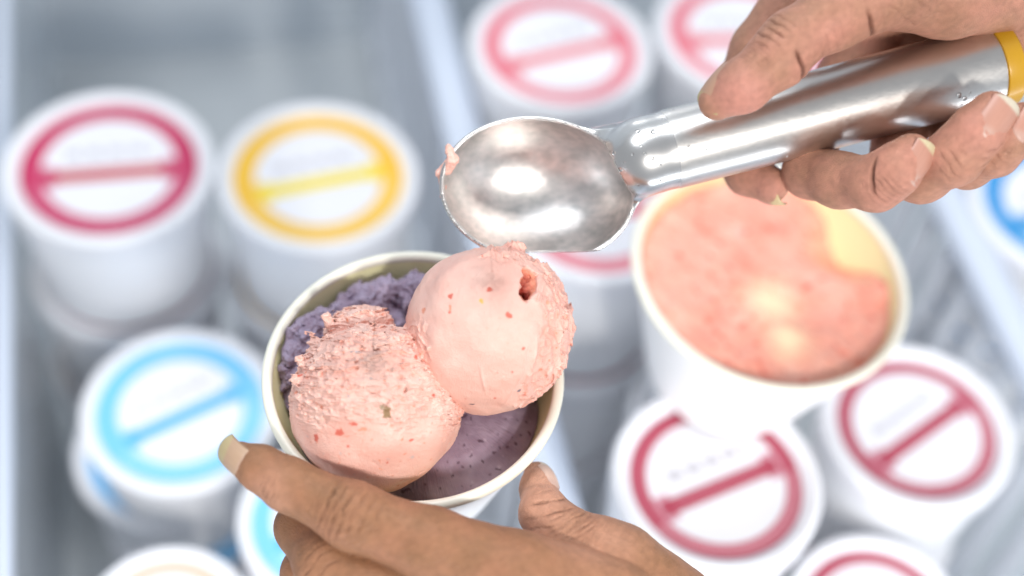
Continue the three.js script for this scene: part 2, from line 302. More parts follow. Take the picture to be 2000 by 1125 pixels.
const rightCol = (x, y, z) => {
  const [s, t] = seen(rightC, x, y, z), l = Math.hypot(x, y, z), depth = l - BALL;
  const rough = rightRough(x, y, z);
  let c = mix3(PINK, PALE, clamp(0.6 + 0.6 * fbm(x * 0.12, y * 0.12, z * 0.12, 3) - 0.25 * rough, 0, 1));
  c = mix3(c, DEEP, rough * 0.4 * ss(-depth, 0.1, 1.8));  // crevices tinted deeper, painting in light scattered through the ice cream
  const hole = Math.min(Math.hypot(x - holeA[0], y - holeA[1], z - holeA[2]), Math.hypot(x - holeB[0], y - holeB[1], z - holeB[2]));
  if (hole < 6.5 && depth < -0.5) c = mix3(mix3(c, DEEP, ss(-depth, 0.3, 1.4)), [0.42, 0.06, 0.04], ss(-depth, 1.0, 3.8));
  const q = noise(x * 0.9 + 31, y * 0.9, z * 0.9); if (q > 0.5) c = mix3(c, DEEP, (q - 0.5) * 3 * (0.3 + rough));
  const [fl, k] = fleckAt(rightFlecks, x, y, z); if (fl) c = mix3(c, fl.col, k * 0.9);
  return c;
};
const scoopThing = (name, label, category, c, geo, mat, group) => { const o = part(numbered(name), roundUv(geo), mat, scene); o.position.copy(place(null, V(...c))); o.quaternion.copy(cupQ); tag(o, label, category, group); return o; };
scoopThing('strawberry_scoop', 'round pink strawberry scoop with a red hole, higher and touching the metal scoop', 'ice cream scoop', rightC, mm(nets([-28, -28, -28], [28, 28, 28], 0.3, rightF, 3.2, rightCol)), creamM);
// left scoop
const leftFlecks = flecks(leftC, [[760, 800, 1.3, [0.30, 0.19, 0.08], 0.9, 1.3], [752, 790, 0.7, [0.42, 0.33, 0.22]], [673, 836, 1.2, RED], [676, 780, 0.6, [0.75, 0.08, 0.06]], [630, 846, 0.9, RED, 0.7, 1.4], [700, 820, 0.8, RED, 1.8, 0.7], [720, 830, 0.8, DEEP, 2.4, 0.8], [755, 845, 0.8, RED, 1.5, 0.6], [800, 850, 0.9, RED, 1.5, 0.5], [785, 828, 0.4, RED], [760, 892, 0.45, RED], [600, 735, 1.2, RED, 1.5, 0.7], [590, 765, 0.9, DEEP], [690, 861, 0.4, RED], [655, 875, 0.5, RED], [810, 700, 0.9, RED], [730, 740, 0.5, [0.45, 0.4, 0.42]], [690, 770, 0.5, [0.5, 0.42, 0.42]], [845, 770, 0.5, RED], [640, 790, 0.6, DEEP], [700, 690, 0.8, [0.6, 0.5, 0.5], 2.2, 0.6]]);
const leftRough = (x, y, z) => { const [s, t] = seen(leftC, x, y, z); return ss(-t + 0.1 * s + 10 * fbm(x * 0.1, y * 0.1 + 3, z * 0.1, 3), -9, -1); };
const SPIKES = [[614, 655], [598, 708], [640, 628], [588, 740], [768, 618]].map(([a, b]) => onBall(leftC, a, b, 25.5));
const leftF = (x, y, z) => {
  const [s, t] = seen(leftC, x, y, z);
  let f = ell(x, y, z, [0, 0, 0, BALL + 0.4, BALL, BALL + 0.6]);
  const cap = ell(x, y, z, [-3.5, 5.5, -18, 12.0, 11, 11.5]);      // the torn cap at the back
  f = smin(f, cap, 1.2);
  for (const p of SPIKES) f = smin(f, cone(x, y, z, [p[0] * 0.9, p[1] * 0.9, p[2] * 0.9, 2.4], [p[0] * 1.0, p[1] * 1.0 + 0.5, p[2] * 1.0, 1.5]), 1.2);
  if (Math.abs(f) > 7) return f;
  f -= 2.2 * fbm(x * 0.06 + 4, y * 0.06, z * 0.06, 2);
  const rough = leftRough(x, y, z);
  if (rough > 0.01) {
    const far = ss(-t, 3, 14), q = noise(x * 0.1, y * 0.1, z * 0.1 + 4);
    f -= rough * (0.75 * crest(s * 0.075, t * 0.17, (y - z) * 0.08 + 2) * (0.7 + q + 0.25 * far) + 0.5 * crest(s * 0.14 + 3, t * 0.42, (y - z) * 0.14) * (0.8 + 0.3 * far) + 0.5 * crest(s * 0.3, t * 0.8, (y - z) * 0.3) - 0.55);
    f += rough * ((0.35 + 0.6 * far) * fbm(x * 0.42, y * 0.42, z * 0.42, 5) + 0.45 * fbm(x * 0.95, y * 0.95, z * 0.95, 3) + 1.3 * Math.max(0, noise(x * 0.4, y * 0.4, z * 0.4) - 0.22));
    f += rough * 2.4 * (1 - ss(Math.abs(cap - ell(x, y, z, [0, 0, 0, BALL + 0.4, BALL, BALL + 0.6])), 0, 2.2)) * ss(-t, 4, 9);
  }
  f += 0.07 * fbm(x * 1.2, y * 1.2, z * 1.2, 2) + 0.7 * Math.max(0, noise(x * 0.3, y * 0.3, z * 0.3 + 7) - 0.38);
  const X = x + leftC[0], Y = y + leftC[1], Z = z + leftC[2];           // stays inside the cup
  f = smax(f, (Math.hypot(X, Z) - (inner(Y) - 0.4)) * 0.96, 0.6);
  return f;
};
const leftCol = (x, y, z) => {
  const [s, t] = seen(leftC, x, y, z), depth = Math.hypot(x, y, z) - BALL;
  const rough = leftRough(x, y, z);
  let c = mix3(PINK, PALE, clamp(0.4 + 0.8 * fbm(x * 0.15, y * 0.15, z * 0.15, 3) + 0.25 * rough, 0, 1));
  c = mix3(c, DEEP, rough * ss(-depth, 0.2, 2.2) * 0.45 * ss(t, -18, -8));  // hollows coloured as if light scattered inside them
  const q = noise(x * 0.8 + 31, y * 0.8, z * 0.8); if (q > 0.42) c = mix3(c, DEEP, (q - 0.42) * 3.2);
  const p = noise(x * 0.6 + 11, y * 0.6, z * 0.6); if (p > 0.55) c = mix3(c, [0.62, 0.5, 0.5], (p - 0.55) * 2.5);
  const [fl, k] = fleckAt(leftFlecks, x, y, z); if (fl) c = mix3(c, fl.col, k * 0.9);
  return c;
};
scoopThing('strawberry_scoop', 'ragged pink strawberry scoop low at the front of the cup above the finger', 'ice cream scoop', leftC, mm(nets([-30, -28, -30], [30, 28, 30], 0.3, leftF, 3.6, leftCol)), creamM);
// purple ice cream
const PUR = [0.245, 0.165, 0.235], PUR2 = [0.40, 0.315, 0.41], PURD = [0.07, 0.03, 0.06];
const inCup = (x, y, z) => (Math.hypot(x, z) - (inner(y) - 0.15)) * 0.96;
const frontF = (x, y, z) => {
  let f = smin(ell(x, y, z, [17, -21, 13, 27, 14, 27]), ell(x, y, z, [-12, -25, 6, 24, 12, 28]), 4);
  if (Math.abs(f) > 6) return smax(f, inCup(x, y, z), 0.8);
  f -= 0.8 * fbm(x * 0.1, y * 0.1, z * 0.1, 3); f += 0.08 * fbm(x, y, z, 2) - 0.16 * Math.max(0, noise(x * 0.9, y * 0.9, z * 0.9) - 0.3);
  return smax(f, inCup(x, y, z), 0.8);
};
const purCol = (x, y, z) => {
  let c = mix3(PUR, PUR2, clamp(0.45 + 1.1 * fbm(x * 0.16, y * 0.16, z * 0.16, 4), 0, 1));
  const q = noise(x * 0.62 + 5, y * 0.62, z * 0.62); if (q > 0.46) c = mix3(c, PURD, clamp((q - 0.46) * 7, 0, 0.85));
  const w = noise(x * 0.5, y * 0.5 + 8, z * 0.5); if (w > 0.52) c = mix3(c, [0.5, 0.4, 0.5], clamp((w - 0.52) * 5, 0, 0.6));
  return c;
};
scoopThing('blueberry_scoop', 'smooth speckled purple ice cream at the front right of the cup', 'ice cream', [0, 0, 0], mm(nets([-42, -44, -42], [44, -2, 44], 0.42, frontF, 1.8, purCol)), purpleM);
const LUMPS = [[-32, -5, -15, 7.5], [-27, -3, -20, 5.5], [-35, -9, -6, 7], [-30, -1, -17, 4], [-36, -3.5, -9, 3.5], [-22, -6, -25, 5.5], [-13, -5, -29, 7], [-9, -3, -31, 5], [1, -4, -31, 7.5], [8, -5, -30, 7], [-35, -15, -1, 7], [-26, -18, -12, 14], [-6, -18, -22, 15], [10, -18, -22, 13]];
const backF = (x, y, z) => {
  let f = 1e3;
  for (const [a, b, c, r] of LUMPS) f = smin(f, Math.hypot(x - a, y - b, z - c) - r, 1.4);
  if (Math.abs(f) > 7) return smax(f, inCup(x, y, z), 0.5);
  f += 3.0 * fbm(x * 0.2, y * 0.2, z * 0.2, 4) + 1.2 * ridge(x * 0.2, y * 0.2, z * 0.2, 4) - 0.4 + 0.9 * fbm(x * 0.7, y * 0.7, z * 0.7, 3);
  return smax(f, inCup(x, y, z), 0.5);
};
const backCol = (x, y, z) => mix3(purCol(x, y, z), [0.42, 0.36, 0.5], clamp(0.15 + 0.9 * fbm(x * 0.3, y * 0.3, z * 0.3, 3) + ss(y, -6, 3) * 0.3, 0, 0.8));
scoopThing('blueberry_scoop', 'crumbly lumps of purple ice cream against the back left wall of the cup', 'ice cream', [0, 0, 0], mm(nets([-44, -36, -46], [24, 8, 12], 0.36, backF, 4, backCol)), purpleM);

// ---------------------------------------------------------------- the open pink cup behind
{
  const pos = at(1505, 533, 0.5465), s = 1.172;
  const q = new THREE.Quaternion().setFromUnitVectors(V(0, 1, 0), V(0, 1, 0).addScaledVector(SIDE, 0.06).addScaledVector(toCam, 0.05).normalize());
  const base = V(0, -CH * 0.001 * s, 0).applyQuaternion(q).add(pos);
  paperCup('paper_cup', 'open white cup of pink ice cream standing behind the metal scoop', base, q, s);
  const inv = q.clone().invert(), loc = (x, y) => { const p = onLevel(x, y, pos.y - 0.012).sub(pos).applyQuaternion(inv).multiplyScalar(1000 / s); return p; };
  const scoopAt = loc(1655, 485), mid = loc(1500, 610), mid2 = loc(1530, 680), deep1 = loc(1620, 560);
  const top = (x, z) => -5.0 + 1.8 * fbm(x * 0.08, 3, z * 0.08, 4) + 0.7 * fbm(x * 0.3, 7, z * 0.3, 3) + 1.2 * ridge(x * 0.05 + 2, 5, z * 0.05, 2) - 14 * Math.exp(-((x - scoopAt.x) ** 2 + (z - scoopAt.z) ** 2) / 130) + 2.2 * Math.exp(-((x - deep1.x) ** 2 + (z - deep1.z) ** 2) / 60);
  const f = (x, y, z) => smax(Math.max((y - top(x, z)) * 0.7, -22 - y), inCup(x, y, z), 0.5);
  const col = (x, y, z) => {
    let c = mix3([0.86, 0.29, 0.215], [0.90, 0.47, 0.37], clamp(0.6 + 1.1 * fbm(x * 0.09, y * 0.09, z * 0.09, 3), 0, 1));
    const n = noise(x * 0.35 + 3, y * 0.35, z * 0.35); if (n > 0.34) c = mix3(c, [0.70, 0.11, 0.07], clamp((n - 0.34) * 3, 0, 0.8));
    const k = noise(x * 0.4 + 13, y * 0.4, z * 0.4); if (k > 0.5) c = mix3(c, [0.35, 0.22, 0.25], (k - 0.5) * 3);
    c = mix3(c, [0.95, 0.78, 0.52], 0.95 * Math.max(Math.exp(-((x - mid.x) ** 2 + (z - mid.z) ** 2) / 60), Math.exp(-((x - mid2.x) ** 2 + (z - mid2.z) ** 2) / 40)));
    return c;
  };
  const g = mm(nets([-44, -24, -44], [44, 2, 44], 0.6, f, 4, col));
  const o = part('strawberry_filling', g, creamM, scene); o.position.copy(pos); o.quaternion.copy(q); o.scale.setScalar(s);
  tag(o, 'pink ice cream filling the open cup behind the metal scoop', 'ice cream');
  const sp = onLevel(1472, 585, base.y), n = 3, h = (base.y - FL) / n;
  for (let k = 0; k < n; k++) tub('rose', k ? 'white tub, ' + ['', 'second', 'third', 'lowest'][k] + ' in the hidden stack below the open pink cup' : 'white tub hidden under the open pink cup, which stands on it', V(sp.x, base.y - h * (k + 1), sp.z), 0.039, 0, k ? 'tubs at the foot of the stacks' : undefined).scale.y = h / (TUB_H * 0.001);
}

// ---------------------------------------------------------------- the metal scoop
const camQ = camera.quaternion.clone(), camInv = camQ.clone().invert();
// a frame at a point of the place, turned so that x runs right, y up and z towards the viewer, in millimetres
const frame = (o) => { const origin = o.clone(); return { origin, to: (x, y, d, r) => { const p = at(x, y, d).sub(origin).applyQuaternion(camInv).multiplyScalar(1000); return r === undefined ? [p.x, p.y, p.z] : [p.x, p.y, p.z, r * d * 1000 / F]; } }; };
const SD = 0.437;
{
  const fr = frame(at(1050, 372, SD)), o = thing('ice_cream_scoop', 'shiny metal ice cream scoop with a yellow end, held over the pink scoops', 'scoop', fr.origin, camQ);
  const h0 = fr.to(1258, 305, 0.430), h1 = fr.to(1932, 130, 0.446), hr0 = 11.7, hr1 = 12.6;
  const ax = V(h1[0] - h0[0], h1[1] - h0[1], h1[2] - h0[2]), HL = ax.length(); ax.normalize();
  const rot = D(-7), cr = Math.cos(rot), sr = Math.sin(rot);
  const inside = (x, y, z) => { const u = x * cr - y * -sr, v = x * -sr + y * cr; return ell(u, v, z, [0, 0, 3, 27.6, 20.2, 21]); };
  const outer = (x, y, z) => { const u = x * cr - y * -sr, v = x * -sr + y * cr; return ell(u, v, z, [0, 0, 3, 29.0, 21.6, 22.6]); };
  const neckA = fr.to(1178, 318, 0.448, 72), along = (q, rr) => [h0[0] + q * ax.x, h0[1] + q * ax.y, h0[2] + q * ax.z, rr], neckB = along(0, 11.1), neckC = along(9, 11.66);
  const bowl = (x, y, z) => {
    let f = smax(outer(x, y, z), z - 3 + 0.0 * y, 0.8);
    f = smin(f, smin(cone(x, y, z, neckA, neckB), cone(x, y, z, neckB, neckC), 2), 6);
    f = smax(f, -inside(x, y, z), 0.7);
    return smax(f, -(y + 18.1), 0.8);
  };
  const film = [0.83, 0.775, 0.76], bare = [0.74, 0.73, 0.72];
  const bowlCol = (x, y, z) => { const i = inside(x, y, z); if (i > 1.2) return bare; return mix3([0.54, 0.54, 0.53], film, clamp(0.55 + 1.2 * fbm(x * 0.08, y * 0.13, z * 0.08, 3) + 0.9 * fbm(x * 0.4, y * 0.6, z * 0.4, 4), 0, 1)); };
  const g = nets([-33, -24, -24], [h0[0] + 26, 30, 26], 0.45, bowl, 2, bowlCol);
  { const p = g.attributes.position, uv = new Float32Array(p.count * 2); for (let i = 0; i < p.count; i++) { const out = inside(p.getX(i), p.getY(i), p.getZ(i)) > 0.5; uv[i * 2] = p.getX(i) / 60 + 0.5; uv[i * 2 + 1] = out ? 0.03 : 0.14 + (p.getY(i) + 25) / 64; } g.setAttribute('uv', new THREE.BufferAttribute(uv, 2)); }
  const smear = dataTex(512, 512, (u, v) => { if (v < 0.08) return [0.5, 0.27, 1]; const n = 0.5 + 0.8 * fbm(u * 8, v * 8, 1.7, 5); return [n, 0.27 + 0.2 * clamp(n, 0, 1), clamp(0.5 - 0.55 * n, 0.05, 0.5)]; });
  part('bowl', mm(g), std({ color: 0xffffff, vertexColors: true, metalness: 1, roughness: 1, roughnessMap: smear, bumpMap: smear, bumpScale: 0.00008 }), o);
  // handle: a drawn tube with a rounded shoulder; local y runs along it
  const prof = [[0, 4], [10, 4], [11.3, 6], [11.62, 7.5], [11.7, 9]];
  for (let k = 1; k <= 30; k++) prof.push([lerp(hr0, hr1, k / 30), 9 + (HL - 9) * k / 30]);
  const brushed = dataTex(512, 512, (u, v) => { const n = 0.5 + 0.6 * fbm(u * 160, v * 90, 4.4, 2) + 0.3 * fbm(u * 10, v * 8, 7.7, 3); return [n, 0.26 + 0.14 * clamp(n, 0, 1), 0]; });
  const hq = new THREE.Quaternion().setFromUnitVectors(V(0, 1, 0), ax);
  const h = part('handle', mm(lathe(prof, 160)), std({ color: C(0.70, 0.68, 0.66), metalness: 1, roughness: 1, roughnessMap: brushed, bumpMap: brushed, bumpScale: 0.000003 }), o);
  h.position.set(...h0).multiplyScalar(0.001); h.quaternion.copy(hq);
  const cap = part('end_cap', mm(lathe([[0, HL - 1], [hr1 + 0.2, HL - 1], [hr1 + 0.7, HL - 0.5], [hr1 + 0.8, HL + 4.2], [hr1 + 0.3, HL + 4.9], [hr1 - 1.5, HL + 5.2], [0, HL + 5.2]], 96)), phys({ color: C(0.52, 0.28, 0.008), roughness: 0.35, clearcoat: 0.4, clearcoatRoughness: 0.2 }), o);
  cap.position.copy(h.position); cap.quaternion.copy(hq);
  // water drops round the neck and at the far end of the handle
  const drops = [], sphere = new THREE.SphereGeometry(1, 12, 8);
  const spots = [[1150, 243, 0.5], [1141, 241, 0.35], [1108, 240, 0.25], [1199, 299, 0.5], [1235, 301, 0.5], [1246, 257, 0.7], [1250, 270, 0.4], [1276, 258, 0.8], [1252, 285, 0.4], [1259, 300, 0.55], [1275, 310, 0.5], [1212, 331, 0.7], [1220, 318, 0.35], [1290, 322, 0.35], [1296, 232, 0.35], [1316, 215, 0.35], [1345, 285, 0.35], [1380, 292, 0.3], [1330, 292, 0.3], [1238, 410, 0.3], [1247, 362, 0.3], [1872, 186, 0.9], [1884, 192, 0.7], [1893, 180, 0.5], [1878, 205, 0.5], [1290, 352, 0.4], [1536, 305, 0.4], [1640, 262, 0.25], [1600, 275, 0.25]];
  for (const [x, y, r] of spots) {
    const a = fr.to(x, y, 0.40), b = fr.to(x, y, 0.47); let hit = null;
    for (let k = 0; k <= 700 && !hit; k++) { const t = k / 700, p = [lerp(a[0], b[0], t), lerp(a[1], b[1], t), lerp(a[2], b[2], t)]; if (bowl(...p) < 0 || cone(...p, [...h0, hr0], [...h1, hr1]) < 0) hit = p; }
    if (hit) drops.push(sphere.clone().scale(r, r * (0.8 + 0.4 * rnd()), r * 0.7).translate(...hit));
  }
  const d = part('water_drops', mm(mergeGeometries(drops)), phys({ color: 0xffffff, roughness: 0.02, transmission: 1, thickness: 0.001, ior: 1.33 }), o); d.userData.kind = 'stuff';
  // scraps of ice cream on the rim
  const sc = (x, y, d2, r) => fr.to(x, y, d2, r);
  const scrap = [sc(876, 288, SD - 0.004, 7), sc(884, 312, SD - 0.004, 11), sc(872, 330, SD, 11), sc(858, 338, SD, 7), sc(866, 365, SD + 0.001, 6), sc(863, 383, SD + 0.001, 4)];
  const sf = (x, y, z) => { let f = 1e3; for (let i = 0; i + 1 < scrap.length; i++) f = smin(f, cone(x, y, z, scrap[i], scrap[i + 1]), 0.8); return f + 0.7 * fbm(x * 0.8, y * 0.8, z * 0.8, 3); };
  const lo = [0, 1, 2].map((k) => Math.min(...scrap.map((p) => p[k])) - 3), hi = [0, 1, 2].map((k) => Math.max(...scrap.map((p) => p[k])) + 3);
  const so = part('ice_cream_scrap', mm(nets(lo, hi, 0.18, sf, 1, (x, y, z) => mix3(PINK, PALE, clamp(0.5 + fbm(x, y, z, 2), 0, 1)))), creamM, scene);
  so.position.copy(fr.origin); so.quaternion.copy(camQ); tag(so, 'small pink ice cream scrap clinging to the left edge of the metal scoop', 'ice cream');
}

// ---------------------------------------------------------------- hands
const pores = dataTex(512, 512, (u, v) => {                     // 12 mm of fine criss-cross skin lines
  let d1 = 9, d2 = 9; const X = u * 22, Y = v * 22, ix = Math.floor(X), iy = Math.floor(Y);
  for (let j = -1; j < 2; j++) for (let i = -1; i < 2; i++) { const cx = ((ix + i) % 22 + 22) % 22, cy = ((iy + j) % 22 + 22) % 22, h = Math.sin(cx * 127.1 + cy * 311.7) * 43758.5453, k = Math.sin(cx * 269.5 + cy * 183.3) * 43758.5453, d = Math.hypot(ix + i + h - Math.floor(h) - X, iy + j + k - Math.floor(k) - Y); if (d < d1) { d2 = d1; d1 = d; } else if (d < d2) d2 = d; }
  return [0.25 + 0.75 * ss(d2 - d1, 0, 0.35)];
});
const skinM = phys({ vertexColors: true, roughness: 0.5, specularIntensity: 0.6, bumpMap: pores, bumpScale: 0.00014, sheen: 0.25, sheenColor: C(1, 0.6, 0.45), sheenRoughness: 0.5 });
const nailM = phys({ vertexColors: true, roughness: 0.42, clearcoat: 0.2, clearcoatRoughness: 0.25 });
// chains: [[x, y, z, r], ...] per finger in the frame's millimetres; palm: chains joined broadly
function hand(name, label, fr, fingers, palm, wrinkles, nails, lo, hi, cell, tone) {
  const o = thing(name, label, 'hand', fr.origin, camQ);
  const chain = (c, x, y, z, k) => { let f = 1e3; for (let i = 0; i + 1 < c.length; i++) f = smin(f, cone(x, y, z, c[i], c[i + 1]), k); return f; };
  const smooth = (x, y, z) => {
    let p = 1e3; for (const c of palm) p = smin(p, chain(c, x, y, z, 3), 9);
    let f = p; for (const c of fingers) f = smin(f, smin(p, chain(c, x, y, z, 3.2), 5), 0.7);
    return f;
  };
  const crease = (x, y, z) => {
    let d = 0;
    for (const w of wrinkles) {
      const dx = x - w.p[0], dy = y - w.p[1], dz = z - w.p[2], l = Math.hypot(dx, dy, dz);
      if (l > w.r) continue;
      const a = dx * w.n[0] + dy * w.n[1] + dz * w.n[2] + 0.9 * fbm(x * 0.16, y * 0.16, z * 0.16 + (w.s ?? 0), 3) * (w.wave ?? 1), fade = 1 - ss(l, w.r * 0.45, w.r);
      if (w.lines) { const t = a * w.lines, v = Math.abs(t - Math.round(t)) / w.lines; d += w.depth * fade * Math.exp(-(v * v) / (0.1)) * (0.6 + 0.8 * noise(x * 0.3, y * 0.3, Math.round(t) * 3.1)); }
      else d += w.depth * fade * Math.exp(-(a * a) / (w.w ?? 0.2));
    }
    return d;
  };
  const f = (x, y, z) => {
    const s = smooth(x, y, z);
    if (Math.abs(s) > 3) return s;
    return s + 1.25 * crease(x, y, z) - 0.22 * fbm(x * 0.18, y * 0.18, z * 0.18, 2) + 0.15 * (Math.abs(noise(x * 0.9, y * 0.9, z * 0.9)) - 0.2) ;
  };
  const col = (x, y, z) => {
    const m = fbm(x * 0.09, y * 0.09, z * 0.09, 3), v = fbm(x * 0.5, y * 0.5, z * 0.5, 3);
    let c = mix3(tone.base, tone.red, clamp(0.25 + 0.9 * m, 0, 1));
    for (const [p, r, k] of tone.blushAndLight) { const l = Math.hypot(x - p[0], y - p[1], z - p[2]); if (l < r) c = mix3(c, tone.tip, k * (1 - ss(l, r * 0.3, r))); }
    c = c.map((q) => q * (1 + 0.3 * v + 0.22 * m));
    return mix3(c, tone.dark, clamp(crease(x, y, z) * 1.25, 0, 0.8));
  };
  const skin = nets(lo, hi, cell, f, 1.6, col);
  { const q = skin.attributes.position, uv = new Float32Array(q.count * 2); for (let i = 0; i < q.count; i++) { uv[i * 2] = (q.getX(i) + 0.6 * q.getZ(i)) / 12; uv[i * 2 + 1] = (q.getY(i) + 0.6 * q.getZ(i)) / 12; } skin.setAttribute('uv', new THREE.BufferAttribute(uv, 2)); }
  part('skin', mm(skin), skinM, o);
  for (const n of nails) {
    const a = V(...n.along).normalize(), up = V(...n.up); up.addScaledVector(a, -up.dot(a)).normalize();
    const w = V().crossVectors(a, up), c = V(...n.p);
    // the bed lies where the skin's surface is met along the nail's normal
    const bed = (al) => { let t = 14; for (let k = 0; k < 300; k++) { const q = c.clone().addScaledVector(a, al).addScaledVector(up, t), d = smooth(q.x, q.y, q.z); if (d < 0.02) break; t -= Math.max(d * 0.5, 0.02); if (t < -5) break; } return t; };
    const b0 = bed(-0.42 * n.l), b1 = bed(0.18 * n.l), slope = (b1 - b0) / (0.6 * n.l), t = b0 + slope * 0.42 * n.l;
    const top = c.clone().addScaledVector(up, t + 0.33 + (n.lift ?? 0)), U = 20, W = 24, P = [], K = [], I = [], R = n.w / 2 / Math.sin(n.bend ?? 1.0);
    for (let layer = 0; layer < 2; layer++) for (let j = 0; j <= W; j++) for (let i = 0; i <= U; i++) {
      const u = i / U * 2 - 1, v = j / W, tipv = 1 - (n.tipRound ?? 0.13) * u * u, basev = 0.2 * Math.pow(Math.abs(u), 2.2), vv = lerp(basev, tipv, v), ang = u * (n.bend ?? 1.0);
      const al = (vv - 0.5) * n.l, drop = R * (1 - Math.cos(ang)) + (n.curve ?? 0.05) * al * al - slope * al + layer * 0.45 + (j === 0 ? 0.5 : 0);
      const q = top.clone().addScaledVector(a, al).addScaledVector(w, R * Math.sin(ang)).addScaledVector(up, -drop);
      P.push(q.x, q.y, q.z);
      const free = ss(vv + 0.04 * Math.cos(u * 2), n.free ?? 0.8, (n.free ?? 0.8) + 0.05), moon = 1 - ss(Math.hypot(u * 0.7, vv / 0.34), 0.5, 1);
      K.push(...mix3(mix3(n.bed ?? [0.50, 0.255, 0.19], [0.53, 0.35, 0.29], moon * 0.7), n.edge ?? [0.60, 0.53, 0.42], free).map((k) => k * (1 + 0.06 * noise(u * 9, vv * 1.2, n.l))));
    }
    const S = (U + 1) * (W + 1), id = (i, j, l) => l * S + j * (U + 1) + i;
    for (let j = 0; j < W; j++) for (let i = 0; i < U; i++) { I.push(id(i, j, 0), id(i, j + 1, 0), id(i + 1, j, 0), id(i + 1, j, 0), id(i, j + 1, 0), id(i + 1, j + 1, 0)); I.push(id(i, j, 1), id(i + 1, j, 1), id(i, j + 1, 1), id(i + 1, j, 1), id(i + 1, j + 1, 1), id(i, j + 1, 1)); }
    for (let i = 0; i < U; i++) { I.push(id(i, W, 0), id(i, W, 1), id(i + 1, W, 0), id(i + 1, W, 0), id(i, W, 1), id(i + 1, W, 1)); }
    for (let j = 0; j < W; j++) for (const i of [0, U]) { I.push(id(i, j, 0), id(i, j, 1), id(i, j + 1, 0), id(i, j + 1, 0), id(i, j, 1), id(i, j + 1, 1)); }
    const g = new THREE.BufferGeometry(); g.setAttribute('position', new THREE.BufferAttribute(new Float32Array(P), 3)); g.setAttribute('color', new THREE.BufferAttribute(new Float32Array(K), 3)); g.setIndex(I); g.computeVertexNormals();
    part('nail', mm(g), nailM, o);
  }
  return o;
}
const unit = (a, b) => { const l = Math.hypot(b[0] - a[0], b[1] - a[1], b[2] - a[2]); return [(b[0] - a[0]) / l, (b[1] - a[1]) / l, (b[2] - a[2]) / l]; };
